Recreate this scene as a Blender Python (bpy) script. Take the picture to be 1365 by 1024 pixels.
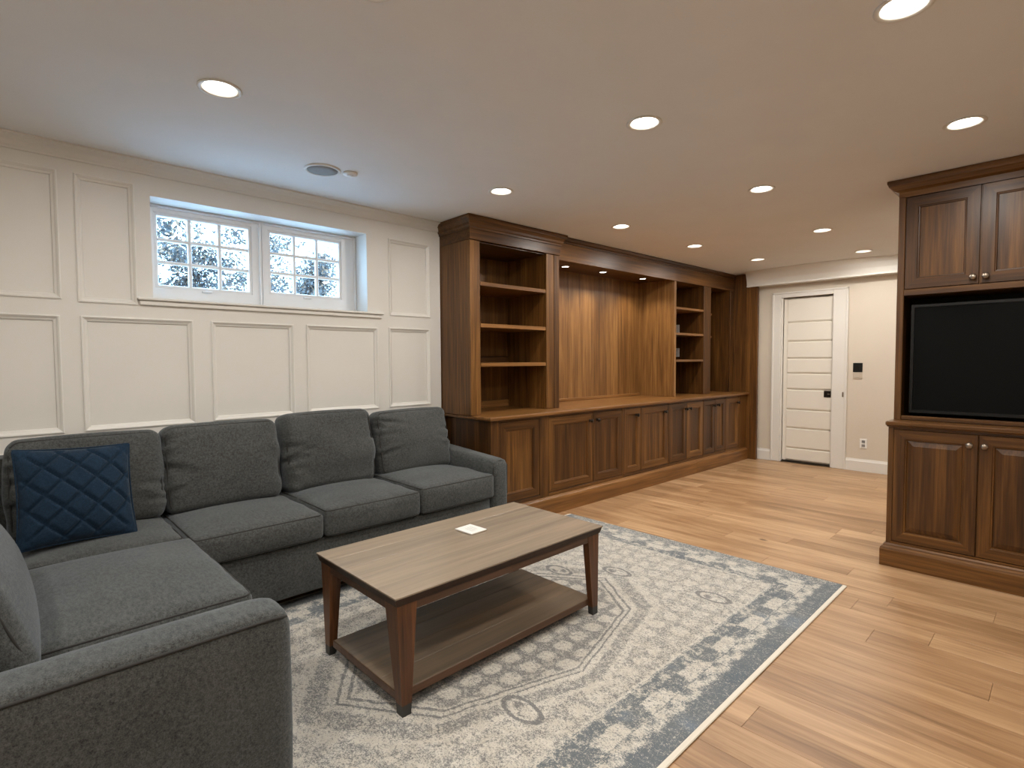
import bpy, bmesh, math, random
from mathutils import Vector, Matrix, noise

# ------------------------------------------------------------------ scene, camera, world, light, exposure
for o in list(bpy.data.objects): bpy.data.objects.remove(o, do_unlink=True)
S = bpy.context.scene
COL = S.collection
PI = math.pi
random.seed(7)

YAW, PITCH, ROLL, FPX = 0.80778, 0.04333, 0.00541, 716.02
cy_, sy_, cp_, sp_ = math.cos(YAW), math.sin(YAW), math.cos(PITCH), math.sin(PITCH)
fwd = Vector((cp_*cy_, cp_*sy_, -sp_))
rgt0 = Vector((sy_, -cy_, 0)); dwn0 = fwd.cross(rgt0)
rgt = math.cos(ROLL)*rgt0 + math.sin(ROLL)*dwn0
dwn = -math.sin(ROLL)*rgt0 + math.cos(ROLL)*dwn0
cam_d = bpy.data.cameras.new('camera')
cam = bpy.data.objects.new('camera', cam_d); COL.objects.link(cam)
m = Matrix((rgt, -dwn, -fwd)).transposed().to_4x4(); m.translation = Vector((0, 0, 1.34))
cam.matrix_world = m
cam_d.sensor_fit = 'HORIZONTAL'; cam_d.sensor_width = 36; cam_d.lens = FPX/1365*36; cam_d.clip_start = 0.02
S.camera = cam

W = bpy.data.worlds.new('sky'); S.world = W; W.use_nodes = True
bg = W.node_tree.nodes['Background']
bg.inputs['Color'].default_value = (0.40, 0.67, 1.0, 1); bg.inputs['Strength'].default_value = 15.5
sun_d = bpy.data.lights.new('sun', 'SUN'); sun_d.energy = 3.5; sun_d.angle = math.radians(2); sun_d.color = (1, .95, .88)
sun = bpy.data.objects.new('sun', sun_d); COL.objects.link(sun); sun.rotation_euler = (math.radians(38), 0, math.radians(-25))
sun.location = (0, -4, 9)

S.view_settings.view_transform = 'Standard'; S.view_settings.look = 'None'
S.view_settings.exposure = 0.0; S.view_settings.gamma = 1.0; S.view_settings.use_curve_mapping = False
SPOT_W = 10.8
LAMP_COL = (1.0, 0.95, 0.88)

H = 2.486          # ceiling
WY = 3.724         # panelled wall plane
XD = 7.392         # door wall plane
XB = -1.5          # wall behind the camera
YR = -1.9          # wall to the right
A = -0.02355       # the built-in stands this much off the wall line

# ------------------------------------------------------------------ node helpers / materials
class X:
    """tiny expression wrapper for math nodes"""
    def __init__(s, nt, sock): s.nt, s.k = nt, sock
    def op(s, o, *a, clamp=False):
        n = s.nt.nodes.new('ShaderNodeMath'); n.operation = o; n.use_clamp = clamp
        for i, v in enumerate((s,)+a):
            if isinstance(v, X): s.nt.links.new(v.k, n.inputs[i])
            else: n.inputs[i].default_value = v
        return X(s.nt, n.outputs[0])
    def __add__(s, o): return s.op('ADD', o)
    __radd__ = __add__
    def __sub__(s, o): return s.op('SUBTRACT', o)
    def __rsub__(s, o): return (s*-1)+o
    def __mul__(s, o): return s.op('MULTIPLY', o)
    __rmul__ = __mul__
    def __truediv__(s, o): return s.op('DIVIDE', o)
    def abs(s): return s.op('ABSOLUTE')
    def lt(s, o): return s.op('LESS_THAN', o)
    def gt(s, o): return s.op('GREATER_THAN', o)
    def mx(s, o): return s.op('MAXIMUM', o)
    def mn(s, o): return s.op('MINIMUM', o)
    def frac(s, p=1.0): return s.op('DIVIDE', p).op('FRACT')
    def clamp(s): return s.op('ADD', 0.0, clamp=True)
    def smooth(s, lo, hi):
        n = s.nt.nodes.new('ShaderNodeMapRange'); n.interpolation_type = 'SMOOTHSTEP'
        s.nt.links.new(s.k, n.inputs[0]); n.inputs[1].default_value = lo; n.inputs[2].default_value = hi
        return X(s.nt, n.outputs[0])

def new_mat(name):
    mt = bpy.data.materials.new(name); mt.use_nodes = True
    nt = mt.node_tree; b = nt.nodes['Principled BSDF']
    return mt, nt, b
def coords(nt, kind='Object'):
    return nt.nodes.new('ShaderNodeTexCoord').outputs[kind]
def mapping(nt, vec, scale=(1,1,1), loc=None):
    n = nt.nodes.new('ShaderNodeMapping'); nt.links.new(vec, n.inputs[0]); n.inputs['Scale'].default_value = scale
    if loc is not None: nt.links.new(loc, n.inputs['Location'])
    return n.outputs[0]
def noise_n(nt, vec, scale=5, detail=4, rough=.55, dist=0, w=None):
    n = nt.nodes.new('ShaderNodeTexNoise'); n.inputs['Scale'].default_value = scale
    n.inputs['Detail'].default_value = detail; n.inputs['Roughness'].default_value = rough; n.inputs['Distortion'].default_value = dist
    if w is not None: n.noise_dimensions = '4D'; nt.links.new(w, n.inputs['W'])
    nt.links.new(vec, n.inputs['Vector'])
    return n.outputs['Fac']
def ramp(nt, fac, stops):
    n = nt.nodes.new('ShaderNodeValToRGB'); r = n.color_ramp
    while len(r.elements) > 1: r.elements.remove(r.elements[-1])
    r.elements[0].position = stops[0][0]; r.elements[0].color = (*stops[0][1], 1)
    for p_, c_ in stops[1:]:
        e = r.elements.new(p_); e.color = (*c_, 1)
    nt.links.new(fac, n.inputs[0]); return n.outputs[0]
def mixc(nt, f, a, b, mode='MIX'):
    n = nt.nodes.new('ShaderNodeMix'); n.data_type = 'RGBA'; n.blend_type = mode
    for s_, v in ((n.inputs[0], f), (n.inputs[6], a), (n.inputs[7], b)):
        if isinstance(v, X): nt.links.new(v.k, s_)
        elif hasattr(v, 'is_linked'): nt.links.new(v, s_)
        elif isinstance(v, (int, float)): s_.default_value = v
        else: s_.default_value = (*v, 1)
    return n.outputs[2]
def bump(nt, b, h, strength=.2, dist=.01):
    n = nt.nodes.new('ShaderNodeBump'); n.inputs['Strength'].default_value = strength; n.inputs['Distance'].default_value = dist
    nt.links.new(h, n.inputs['Height']); nt.links.new(n.outputs[0], b.inputs['Normal'])
def rnd(nt, k=1.0):
    n = nt.nodes.new('ShaderNodeObjectInfo'); return X(nt, n.outputs['Random'])*k

def plain(name, col, rough=.5, metal=0, spec=.5, bumps=0, bscale=200):
    mt, nt, b = new_mat(name)
    v = coords(nt); f = noise_n(nt, v, 3, 3)
    c = mixc(nt, X(nt, f), [q*.96 for q in col], [min(1, q*1.04) for q in col])
    nt.links.new(c, b.inputs['Base Color']); b.inputs['Roughness'].default_value = rough; b.inputs['Metallic'].default_value = metal
    b.inputs['Specular IOR Level'].default_value = spec
    if bumps: bump(nt, b, noise_n(nt, v, bscale, 2), bumps, .002)
    return mt

def wood(name, axis, stops, rough=.38, vary=.35, g=1.0, fine=1.1, boards=None):
    """grain runs along axis (0,1,2)"""
    mt, nt, b = new_mat(name)
    v = coords(nt)
    sc = [15*g, 15*g, 15*g]; sc[axis] = .8*g
    r = rnd(nt, 37.0)
    n1 = noise_n(nt, mapping(nt, v, sc), 1.0, 4, .55, .6, r.k)
    sf = [70, 70, 70]; sf[axis] = 2.2
    n2 = noise_n(nt, mapping(nt, v, sf), 1.0, 3, .6, .1, r.k)
    f = (X(nt, n1)-.5)*1.15+.45 + (X(nt, n2)-.5)*fine
    if vary: f = f + (rnd(nt)-.5)*vary
    c = ramp(nt, f.clamp().k, stops)
    nt.links.new(c, b.inputs['Base Color'])
    b.inputs['Roughness'].default_value = rough
    b.inputs['Specular IOR Level'].default_value = .4
    bump(nt, b, n2, .06, .003)
    return mt

WAL = [(0, (.028, .0105, .0026)), (.3, (.066, .0262, .0058)), (.55, (.118, .0495, .0110)), (.8, (.190, .086, .0215)), (1, (.265, .128, .038))]
walnut_v = wood('walnut_vertical_grain', 2, WAL)
walnut_x = wood('walnut_grain_along_x', 0, WAL)
walnut_y = wood('walnut_grain_along_y', 1, WAL)
WALB = [(0, (.068, .029, .0085)), (.3, (.135, .060, .017)), (.55, (.21, .100, .030)), (.8, (.30, .155, .050)), (1, (.38, .21, .075))]
walnut_pan = wood('walnut_veneer_boards', 2, WALB, vary=.22, g=1.6)
walnut_top = wood('walnut_counter', 0, [(0, (.08, .032, .009)), (.4, (.17, .075, .021)), (.7, (.26, .122, .038)), (1, (.35, .18, .062))], rough=.3)
walnut_topy = wood('walnut_counter_y', 1, [(0, (.05, .019, .005)), (.4, (.11, .047, .012)), (.7, (.18, .080, .024)), (1, (.25, .125, .042))], rough=.28)
TBL = [(0, (.035, .014, .006)), (.35, (.085, .033, .012)), (.65, (.15, .060, .021)), (1, (.22, .10, .038))]
leg_wood = wood('table_leg_wood', 2, TBL, rough=.35, vary=.2)
apron_wood = wood('table_apron_wood', 0, [(0, (.035, .018, .010)), (.5, (.085, .042, .022)), (1, (.15, .08, .045))], rough=.35)
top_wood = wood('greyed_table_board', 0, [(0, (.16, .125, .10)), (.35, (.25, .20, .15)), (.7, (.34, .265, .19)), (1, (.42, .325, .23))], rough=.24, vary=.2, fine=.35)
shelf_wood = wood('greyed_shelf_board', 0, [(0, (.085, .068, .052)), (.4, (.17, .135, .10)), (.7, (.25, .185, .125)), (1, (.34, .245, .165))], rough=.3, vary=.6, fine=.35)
def plank_mat():
    mt, nt, b = new_mat('oak_floor_plank')
    v = coords(nt); r = rnd(nt, 53.0)
    n1 = noise_n(nt, mapping(nt, v, (6.5, .85, 1)), 1.0, 5, .6, 1.4, r.k)
    n2 = noise_n(nt, mapping(nt, v, (60, 2.0, 1)), 1.0, 3, .6, .2, r.k)
    n3 = noise_n(nt, mapping(nt, v, (7, 5, 1)), 1.0, 1, .5, 0, r.k)
    f = X(nt, n1)*1.25 + (X(nt, n2)-.5)*.7 + (rnd(nt)-.5)*.30 - .16
    c = ramp(nt, f.clamp().k, [(0, (.17, .088, .038)), (.3, (.30, .170, .082)), (.52, (.41, .250, .130)), (.75, (.52, .335, .185)), (1, (.62, .43, .26))])
    k = X(nt, n3).smooth(.76, .84)
    c = mixc(nt, k, c, (.13, .07, .035))
    nt.links.new(c, b.inputs['Base Color'])
    b.inputs['Roughness'].default_value = .36; b.inputs['Specular IOR Level'].default_value = .45
    bump(nt, b, n2, .08, .003)
    return mt
plank_m = plank_mat()
subfloor = plain('subfloor', (.16, .10, .06), .9)
white_paint = plain('white_wall_paint', (.70, .68, .635), .5)
white_trim = plain('white_trim_paint', (.73, .71, .665), .4)
cream_paint = plain('cream_wall_paint', (.63, .565, .475), .6)
ceil_paint = plain('ceiling_paint', (.78, .775, .765), .85)
door_paint = plain('white_door_paint', (.78, .74, .665), .4)
vinyl = plain('window_frame_white', (.78, .78, .78), .4)
black_metal = plain('dark_bronze_metal', (.022, .018, .015), .32, 0.7)
pewter = plain('pewter_metal', (.30, .25, .20), .3, .9)
black_plastic = plain('black_plastic', (.008, .008, .008), .35, 0, .25)
black_foot = plain('black_foot_cap', (.025, .024, .023), .45)
white_plastic = plain('white_plastic', (.82, .81, .78), .35)
almond_plastic = plain('almond_plastic', (.52, .45, .36), .4)
grille_grey = plain('speaker_grille', (.24, .235, .225), .7, bumps=.6, bscale=900)
cavity_shade = plain('painted_cavity_shade', (.01, .009, .008), .9)  # near-black colour paints in the cavity shade behind the television
mark_ink = plain('grey_ink', (.34, .40, .40), .6)
stone_w = plain('white_stone', (.80, .78, .74), .4)
stone_e = plain('cork_edge', (.50, .42, .32), .7)
def screen_mat():
    mt, nt, b = new_mat('black_screen_glass')
    b.inputs['Base Color'].default_value = (.003, .0035, .0035, 1); b.inputs['Roughness'].default_value = .06
    b.inputs['Specular IOR Level'].default_value = .10
    return mt
screen_m = screen_mat()
def fabric(name, c1, c2, scale=1.0, sheen=.25):
    mt, nt, b = new_mat(name)
    v = coords(nt)
    n1 = X(nt, noise_n(nt, v, 3.2*scale, 4, .6, .5))
    n2 = X(nt, noise_n(nt, v, 300*scale, 3, .7))
    n3 = X(nt, noise_n(nt, mapping(nt, v, (1, .45, 1)), 95*scale, 4, .75))
    f = ((n1-.5)*.35 + (n2-.5)*1.1 + (n3-.5)*1.1 + .5).clamp()
    c = ramp(nt, f.k, [(.2, c1), (.8, c2)])
    nt.links.new(c, b.inputs['Base Color']); b.inputs['Roughness'].default_value = .9
    b.inputs['Sheen Weight'].default_value = sheen; b.inputs['Sheen Roughness'].default_value = .5
    b.inputs['Sheen Tint'].default_value = (.75, .85, .95, 1)
    b.inputs['Specular IOR Level'].default_value = .15
    bump(nt, b, (n2*.6+n3*.4).k, .35, .004)
    return mt
sofa_f = fabric('charcoal_tweed', (.021, .0215, .0205), (.100, .104, .100))
sofa_pipe = plain('charcoal_piping', (.022, .021, .020), .8)
navy_f = fabric('navy_quilted_fabric', (.0035, .012, .026), (.013, .033, .062), 1.0, .12)
def emis(name, col, st):
    mt, nt, b = new_mat(name); b.inputs['Base Color'].default_value = (1, 1, 1, 1)
    b.inputs['Emission Color'].default_value = (*col, 1); b.inputs['Emission Strength'].default_value = st; return mt
lamp_m = emis('lit_lamp_lens', (1, .93, .82), 9.0)
def glass_mat():
    mt, nt, b = new_mat('window_glass'); nt.nodes.remove(b)
    out = nt.nodes['Material Output']
    t = nt.nodes.new('ShaderNodeBsdfTransparent'); t.inputs[0].default_value = (.95, .97, .97, 1)
    g_ = nt.nodes.new('ShaderNodeBsdfGlossy'); g_.inputs['Roughness'].default_value = .02
    mx = nt.nodes.new('ShaderNodeMixShader'); mx.inputs[0].default_value = .05
    nt.links.new(t.outputs[0], mx.inputs[1]); nt.links.new(g_.outputs[0], mx.inputs[2]); nt.links.new(mx.outputs[0], out.inputs[0])
    return mt
glass_m = glass_mat()

RX0, RX1, RY0, RY1 = -.35, 3.56, .885, 3.0
def rug_mat():
    mt, nt, b = new_mat('distressed_rug_pile')
    tc = coords(nt)                       # object coords = metres from the rug's near corner
    sep = nt.nodes.new('ShaderNodeSeparateXYZ'); nt.links.new(tc, sep.inputs[0])
    n_w = noise_n(nt, tc, 9, 3, .6); n_w2 = noise_n(nt, mapping(nt, tc, (1, 1, 1)), 11.3, 3, .6, 0)
    x = X(nt, sep.outputs[0]); y = X(nt, sep.outputs[1])
    wx = x + (X(nt, n_w)-.5)*.022; wy = y + (X(nt, n_w2)-.5)*.022
    L, Wd = RX1-RX0, RY1-RY0
    dy = wy.mn(Wd-wy); dx = wx.mn(L-wx)
    d = dx.mn(dy)
    grain = X(nt, noise_n(nt, tc, 330, 2, .75))
    mid = X(nt, noise_n(nt, mapping(nt, tc, (1.5, 1, 1)), 44, 7, .85, .2))
    big = X(nt, noise_n(nt, tc, 2.6, 3, .6, .4))
    blot = X(nt, noise_n(nt, tc, 17, 4, .65, .8))
    def band(v, a, c, e=.006): return v.smooth(a-e, a+e)*(1-v.smooth(c-e, c+e))
    # ---- border
    outer = band(d, -.1, .105, .012)*(1-(dy-dx).smooth(-.02, .08)*.42)
    motif = X(nt, (wx*21.0).op('SINE').k)*X(nt, (wy*21.0).op('SINE').k)
    motif2 = (wx*47.0).op('SINE')*(wy*47.0).op('SINE')
    tr = band(d, .105, .165, .006)*(motif2*.9+.25).clamp()
    midb = band(d, .175, .245, .008)*((motif+blot*1.4-.75)*3).clamp()
    inner = band(d, .240, .300, .006)*(.75+((blot-.5)*4)).clamp()
    line = band(d, .303, .309, .002)*.35 + band(d, .166, .173, .002)*.5
    # ---- field lattice of little medallions
    field = d.smooth(.315, .325)
    p = .118
    u = (wx+wy*.12).frac(p)-.5; v_ = (wy-wx*.05).frac(p*.95)-.5
    r2 = (u.abs().op('POWER', 2.6)+v_.abs().op('POWER', 2.6)).op('POWER', 1/2.6)
    lat = r2.smooth(.27, .42)*.60
    # big medallion : double outlined lozenge with scalloped flank
    cx, cy = 2.12, 1.06
    mx_ = (wx-cx).abs(); my = (wy-cy).abs()
    loz = mx_/1.34 + my/.92
    loz2 = (mx_/1.34).mx(my*1.35)*.55 + loz*.5
    o1 = band(loz2, .63, .645, .003)+band(loz2, .67, .682, .003)+band(loz2, .72, .80, .012)*.55
    corner = loz2.smooth(.82, .85)
    lat_mask = 1-corner*.55
    # arabesques in the corners
    arc = ((mx_*9+my*13+big*7).op('SINE')).abs().smooth(.0, .3)
    arab = corner*(1-arc)*.35
    # small rosettes
    def ros(px, py, ra, rb):
        q = (((wx-px)/ra).op('POWER', 2)+((wy-py)/rb).op('POWER', 2)).op('SQRT')
        an = band(q, .78, 1.05, .06)
        return an + band(q, 0, .62, .1)*((motif2*1.4+blot-.3)).clamp()*.9, q.smooth(1.0, 1.25)
    RS = [(2.772-RX0, 1.954-RY0, .055, .10), (2.85-RX0, 1.36-RY0, .055, .10), (2.531-RX0, 2.225-RY0, .055, .10), (1.75-RX0, 2.30-RY0, .06, .1), (1.40-RX0, 1.42-RY0, .055, .10)]
    dark = (lat*lat_mask*band(loz2, -1, .62, .01) + lat*.55*band(loz2, .85, 9, .01)).mx(o1*.8).mx(arab)
    for q in RS:
        a_, k_ = ros(*q)
        dark = dark*k_ + a_*.95
    dark = dark*field
    pat = (dark + outer*.95 + tr*.75 + midb*.85 + inner*.95 + line).clamp()
    # ---- distressing
    wear = (big*1.5-.3).clamp()
    fine_ = X(nt, noise_n(nt, mapping(nt, tc, (1.3, 1, 1)), 125, 3, .8))
    val = (fine_-.5)*2.2 + pat*(.80-wear*.18) + .22 + (mid-.5)*3.0 + (grain-.5)*2.2 + (blot-.5)*.9
    k = val.smooth(.10, .80)
    cream = ramp(nt, blot.k, [(.3, (.52, .485, .42)), (.7, (.67, .64, .575))])
    blue = ramp(nt, big.k, [(.35, (.065, .092, .120)), (.6, (.095, .118, .138)), (.75, (.13, .18, .24))])
    fieldc = ramp(nt, blot.k, [(.3, (.095, .10, .107)), (.7, (.155, .16, .165))])
    ink_c = mixc(nt, field, blue, fieldc)
    c = mixc(nt, k*.92, cream, ink_c)
    nt.links.new(c, b.inputs['Base Color']); b.inputs['Roughness'].default_value = .95
    b.inputs['Specular IOR Level'].default_value = .1
    b.inputs['Sheen Weight'].default_value = .2
    bump(nt, b, (grain*.6+mid*.4).k, .5, .006)
    return mt

# ------------------------------------------------------------------ geometry helpers
def RotA(u, v, z=0):
    return Vector((math.cos(A)*u-math.sin(A)*v, math.sin(A)*u+math.cos(A)*v, z))

class G:
    def __init__(s): s.v = []; s.f = []; s.m = []
    def quadpts(s, pts, mi=0):
        n = len(s.v); s.v += [tuple(p_) for p_ in pts]; s.f.append(tuple(range(n, n+len(pts)))); s.m.append(mi); return s
    def box(s, x0, x1, y0, y1, z0, z1, c=.002, mi=0):
        if x0 > x1: x0, x1 = x1, x0
        if y0 > y1: y0, y1 = y1, y0
        if z0 > z1: z0, z1 = z1, z0
        c = min(c, (x1-x0)/2.5, (y1-y0)/2.5, (z1-z0)/2.5)
        n = len(s.v)
        if c <= 0:
            s.v += [(x, y, z) for x in (x0, x1) for y in (y0, y1) for z in (z0, z1)]
            for f in ((0,1,3,2),(4,6,7,5),(0,4,5,1),(2,3,7,6),(0,2,6,4),(1,5,7,3)): s.f.append(tuple(n+i for i in f)); s.m.append(mi)
            return s
        idx = {}
        for i, x in enumerate((x0, x1)):
            for j, y in enumerate((y0, y1)):
                for k, z in enumerate((z0, z1)):
                    sx, sy, sz = (1-2*i)*c, (1-2*j)*c, (1-2*k)*c
                    for a, p_ in enumerate(((x, y+sy, z+sz), (x+sx, y, z+sz), (x+sx, y+sy, z))):
                        idx[(i, j, k, a)] = len(s.v); s.v.append(p_)
        F = []
        q = [(0,0),(0,1),(1,1),(1,0)]
        for i in (0, 1):
            F.append([idx[(i, j, k, 0)] for j, k in q]); F.append([idx[(j, i, k, 1)] for j, k in q]); F.append([idx[(j, k, i, 2)] for j, k in q])
        for j in (0, 1):
            for k in (0, 1):
                F.append([idx[(0,j,k,1)], idx[(1,j,k,1)], idx[(1,j,k,2)], idx[(0,j,k,2)]])
                F.append([idx[(j,0,k,0)], idx[(j,1,k,0)], idx[(j,1,k,2)], idx[(j,0,k,2)]])
                F.append([idx[(j,k,0,0)], idx[(j,k,1,0)], idx[(j,k,1,1)], idx[(j,k,0,1)]])
        for i in (0,1):
            for j in (0,1):
                for k in (0,1): F.append([idx[(i,j,k,a)] for a in range(3)])
        s.f += [tuple(f) for f in F]; s.m += [mi]*len(F)
        return s
    def rings(s, P, rects, close_last=True, mi_v=0, mi_h=0):
        """nested rectangles (a0,a1,b0,b1,depth) joined by mitred quads; P maps (a,b,d) to xyz"""
        R = [[(a0,b0,d),(a1,b0,d),(a1,b1,d),(a0,b1,d)] for a0,a1,b0,b1,d in rects]
        for r0, r1 in zip(R, R[1:]):
            for i in range(4):
                j = (i+1) % 4
                s.quadpts([P(*r0[i]), P(*r0[j]), P(*r1[j]), P(*r1[i])], mi_h if i in (0, 2) else mi_v)
        if close_last: s.quadpts([P(*q) for q in R[-1]], mi_v)
        return s
    def tube(s, pts, r, n=8, closed=False, mi=0):
        pts = [Vector(p_) for p_ in pts]; N = len(pts); base = len(s.v)
        for i, p_ in enumerate(pts):
            t = (pts[(i+1) % N]-pts[i-1]) if closed else (pts[min(i+1, N-1)]-pts[max(i-1, 0)])
            t.normalize()
            up = Vector((0, 0, 1)) if abs(t.z) < .9 else Vector((1, 0, 0))
            a = t.cross(up).normalized(); b_ = t.cross(a)
            rr = r[i] if isinstance(r, (list, tuple)) else r
            for k in range(n):
                q = p_ + rr*(math.cos(2*PI*k/n)*a + math.sin(2*PI*k/n)*b_); s.v.append(tuple(q))
        for i in range(N if closed else N-1):
            i2 = (i+1) % N
            for k in range(n):
                k2 = (k+1) % n
                s.f.append((base+i*n+k, base+i*n+k2, base+i2*n+k2, base+i2*n+k)); s.m.append(mi)
        if not closed:
            s.f.append(tuple(base+k for k in range(n))); s.m.append(mi)
            s.f.append(tuple(base+(N-1)*n+k for k in range(n))); s.m.append(mi)
        return s
    def lathe(s, c, axis, prof, n=20, mi=0, cap=True):
        """prof = [(radius, height along axis)]"""
        ax = Vector(axis).normalized(); up = Vector((0,0,1)) if abs(ax.z) < .9 else Vector((1,0,0))
        a = ax.cross(up).normalized(); b_ = ax.cross(a); c = Vector(c); base = len(s.v)
        for r, h_ in prof:
            for k in range(n):
                s.v.append(tuple(c + ax*h_ + r*(math.cos(2*PI*k/n)*a + math.sin(2*PI*k/n)*b_)))
        for i in range(len(prof)-1):
            for k in range(n):
                k2 = (k+1) % n; s.f.append((base+i*n+k, base+i*n+k2, base+(i+1)*n+k2, base+(i+1)*n+k)); s.m.append(mi)
        if cap:
            s.f.append(tuple(base+k for k in range(n))); s.m.append(mi)
            s.f.append(tuple(base+(len(prof)-1)*n+k for k in range(n))); s.m.append(mi)
        return s
    def sweep(s, path, prof, closed_prof=True, mi=0):
        """plan path [(x,y)], profile [(out,z)]; out is to the right of travel; mitred"""
        P2 = [Vector((p_[0], p_[1])) for p_ in path]; N = len(P2); base = len(s.v); n = len(prof)
        for i in range(N):
            d0 = (P2[i]-P2[i-1]).normalized() if i else (P2[1]-P2[0]).normalized()
            d1 = (P2[i+1]-P2[i]).normalized() if i < N-1 else d0
            n0 = Vector((d0.y, -d0.x)); n1 = Vector((d1.y, -d1.x)); mm = (n0+n1); mm = mm/(mm.dot(n0) if abs(mm.dot(n0)) > 1e-6 else 1)
            for o_, z in prof: s.v.append((P2[i].x+mm.x*o_, P2[i].y+mm.y*o_, z))
        for i in range(N-1):
            for k in range(n if closed_prof else n-1):
                k2 = (k+1) % n; s.f.append((base+i*n+k, base+i*n+k2, base+(i+1)*n+k2, base+(i+1)*n+k)); s.m.append(mi)
        if closed_prof:
            s.f.append(tuple(base+k for k in range(n))); s.m.append(mi); s.f.append(tuple(base+(N-1)*n+k for k in range(n))); s.m.append(mi)
        return s

def finish(name, verts, faces, mats, parent=None, smooth=False, mi=None, origin=None):
    me = bpy.data.meshes.new(name)
    off = Vector((0, 0, 0))
    if parent is not None: off = Vector(parent.get('_o', (0, 0, 0)))
    elif origin is not None: off = Vector(origin)
    me.from_pydata([tuple(Vector(v)-off) for v in verts], [], faces)
    bm = bmesh.new(); bm.from_mesh(me); bmesh.ops.recalc_face_normals(bm, faces=bm.faces); bm.to_mesh(me); bm.free()
    if not isinstance(mats, (list, tuple)): mats = [mats]
    for mt in mats: me.materials.append(mt)
    if mi: me.polygons.foreach_set('material_index', mi)
    if smooth: me.polygons.foreach_set('use_smooth', [True]*len(me.polygons))
    o = bpy.data.objects.new(name, me); COL.objects.link(o)
    if parent is not None:
        o.parent = parent; o['_o'] = tuple(off)
    elif origin is not None: o.location = off; o['_o'] = tuple(off)
    return o
def obj(name, g, mats, parent=None, smooth=False, origin=None):
    return finish(name, g.v, g.f, mats, parent, smooth, g.m, origin)
def tag(o, label=None, cat=None, group=None, kind=None):
    if label: o['label'] = label
    if cat: o['category'] = cat
    if group: o['group'] = group
    if kind: o['kind'] = kind
    return o
def thing(name, label, cat, o=(0, 0, 0), rot=0.0, group=None):
    """o is in the frame the parts are drawn in; rot=A means the built-in's frame"""
    e = bpy.data.objects.new(name, None); COL.objects.link(e); e.empty_display_size = .1
    e.location = RotA(*o) if rot else Vector(o); e.rotation_euler = (0, 0, rot); e['_o'] = tuple(o)
    return tag(e, label, cat, group)
def struct(name, g, mats, parent=None, origin=None, smooth=False):
    o = obj(name, g, mats, parent, smooth, origin)
    o['kind'] = 'structure'; return o

def rect_holes(g, P, A0, A1, B0, B1, holes, mi=0):
    """front skin of a wall with rectangular holes"""
    xs = sorted({A0, A1, *[h_[0] for h_ in holes], *[h_[1] for h_ in holes]}); ys = sorted({B0, B1, *[h_[2] for h_ in holes], *[h_[3] for h_ in holes]})
    xs = [x for x in xs if A0 <= x <= A1]; ys = [y for y in ys if B0 <= y <= B1]
    for x0, x1 in zip(xs, xs[1:]):
        for y0, y1 in zip(ys, ys[1:]):
            cx, cy = (x0+x1)/2, (y0+y1)/2
            if any(h_[0] < cx < h_[1] and h_[2] < cy < h_[3] for h_ in holes): continue
            g.quadpts([P(x0, y0, 0), P(x1, y0, 0), P(x1, y1, 0), P(x0, y1, 0)], mi)

# ------------------------------------------------------------------ floor
g = G(); g.box(XB-.1, 9.2, YR-.1, 4.3, -.12, -.012, 0)
floor = struct('floor', g, subfloor)
PW = .168
row = 0; x = 2.42-PW*24
while x < XD+.02:
    y = YR - random.uniform(0, 1.4)
    while y < WY+.3:
        ln = random.choice((1.15, 1.5, 1.9, 2.1, 2.3)); y1 = min(y+ln, WY+.25)
        if x+PW > XB and y1 > YR:
            g = G(); g.box(x+.0005, x+PW-.0005, max(y, YR)+.0005, y1-.0005, -.012, 0, .0008)
            cx, cy = x+PW/2, (max(y, YR)+y1)/2
            o = finish('plank', g.v, g.f, plank_m, None, False, g.m, (cx, cy, 0)); o.parent = floor
        y = y1
        if y1 >= WY+.25: break
    x += PW; row += 1

# ------------------------------------------------------------------ ceiling with holes for the downlights
LIGHTS = [(.711, 2.505), (2.3, 1.469), (3.445, .40), (2.169, .414), (2.5, 2.711), (3.754, 1.486), (3.905, 2.718), (5.345, 1.582), (5.118, 2.676), (6.344, 2.542), (6.709, 1.584), (.86, 1.50)]
HIDDEN = [(.5, .2), (-.75, 1.9), (-.75, .4), (5.2, .35), (.7, -1.0), (2.6, -1.0), (6.75, .35)]
RC = .068
g = G()
holes = [(x-.12, x+.12, y-.12, y+.12) for x, y in LIGHTS+HIDDEN]
PC = lambda a, b, d: (a, b, H+d)
rect_holes(g, PC, XB-.1, 9.2, YR-.1, 4.3, holes)
for x, y in LIGHTS+HIDDEN:
    n = 24
    for k in range(n):
        def sq(t):
            c_, s_ = math.cos(t), math.sin(t); q = .12/max(abs(c_), abs(s_)); return (x+c_*q, y+s_*q, H)
        t0, t1 = 2*PI*k/n+PI/4, 2*PI*(k+1)/n+PI/4
        g.quadpts([sq(t0), sq(t1), (x+RC*math.cos(t1), y+RC*math.sin(t1), H), (x+RC*math.cos(t0), y+RC*math.sin(t0), H)])
g.box(XB-.1, 9.2, YR-.1, 4.3, H+.16, H+.2, 0)
struct('ceiling', g, ceil_paint)

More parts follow.
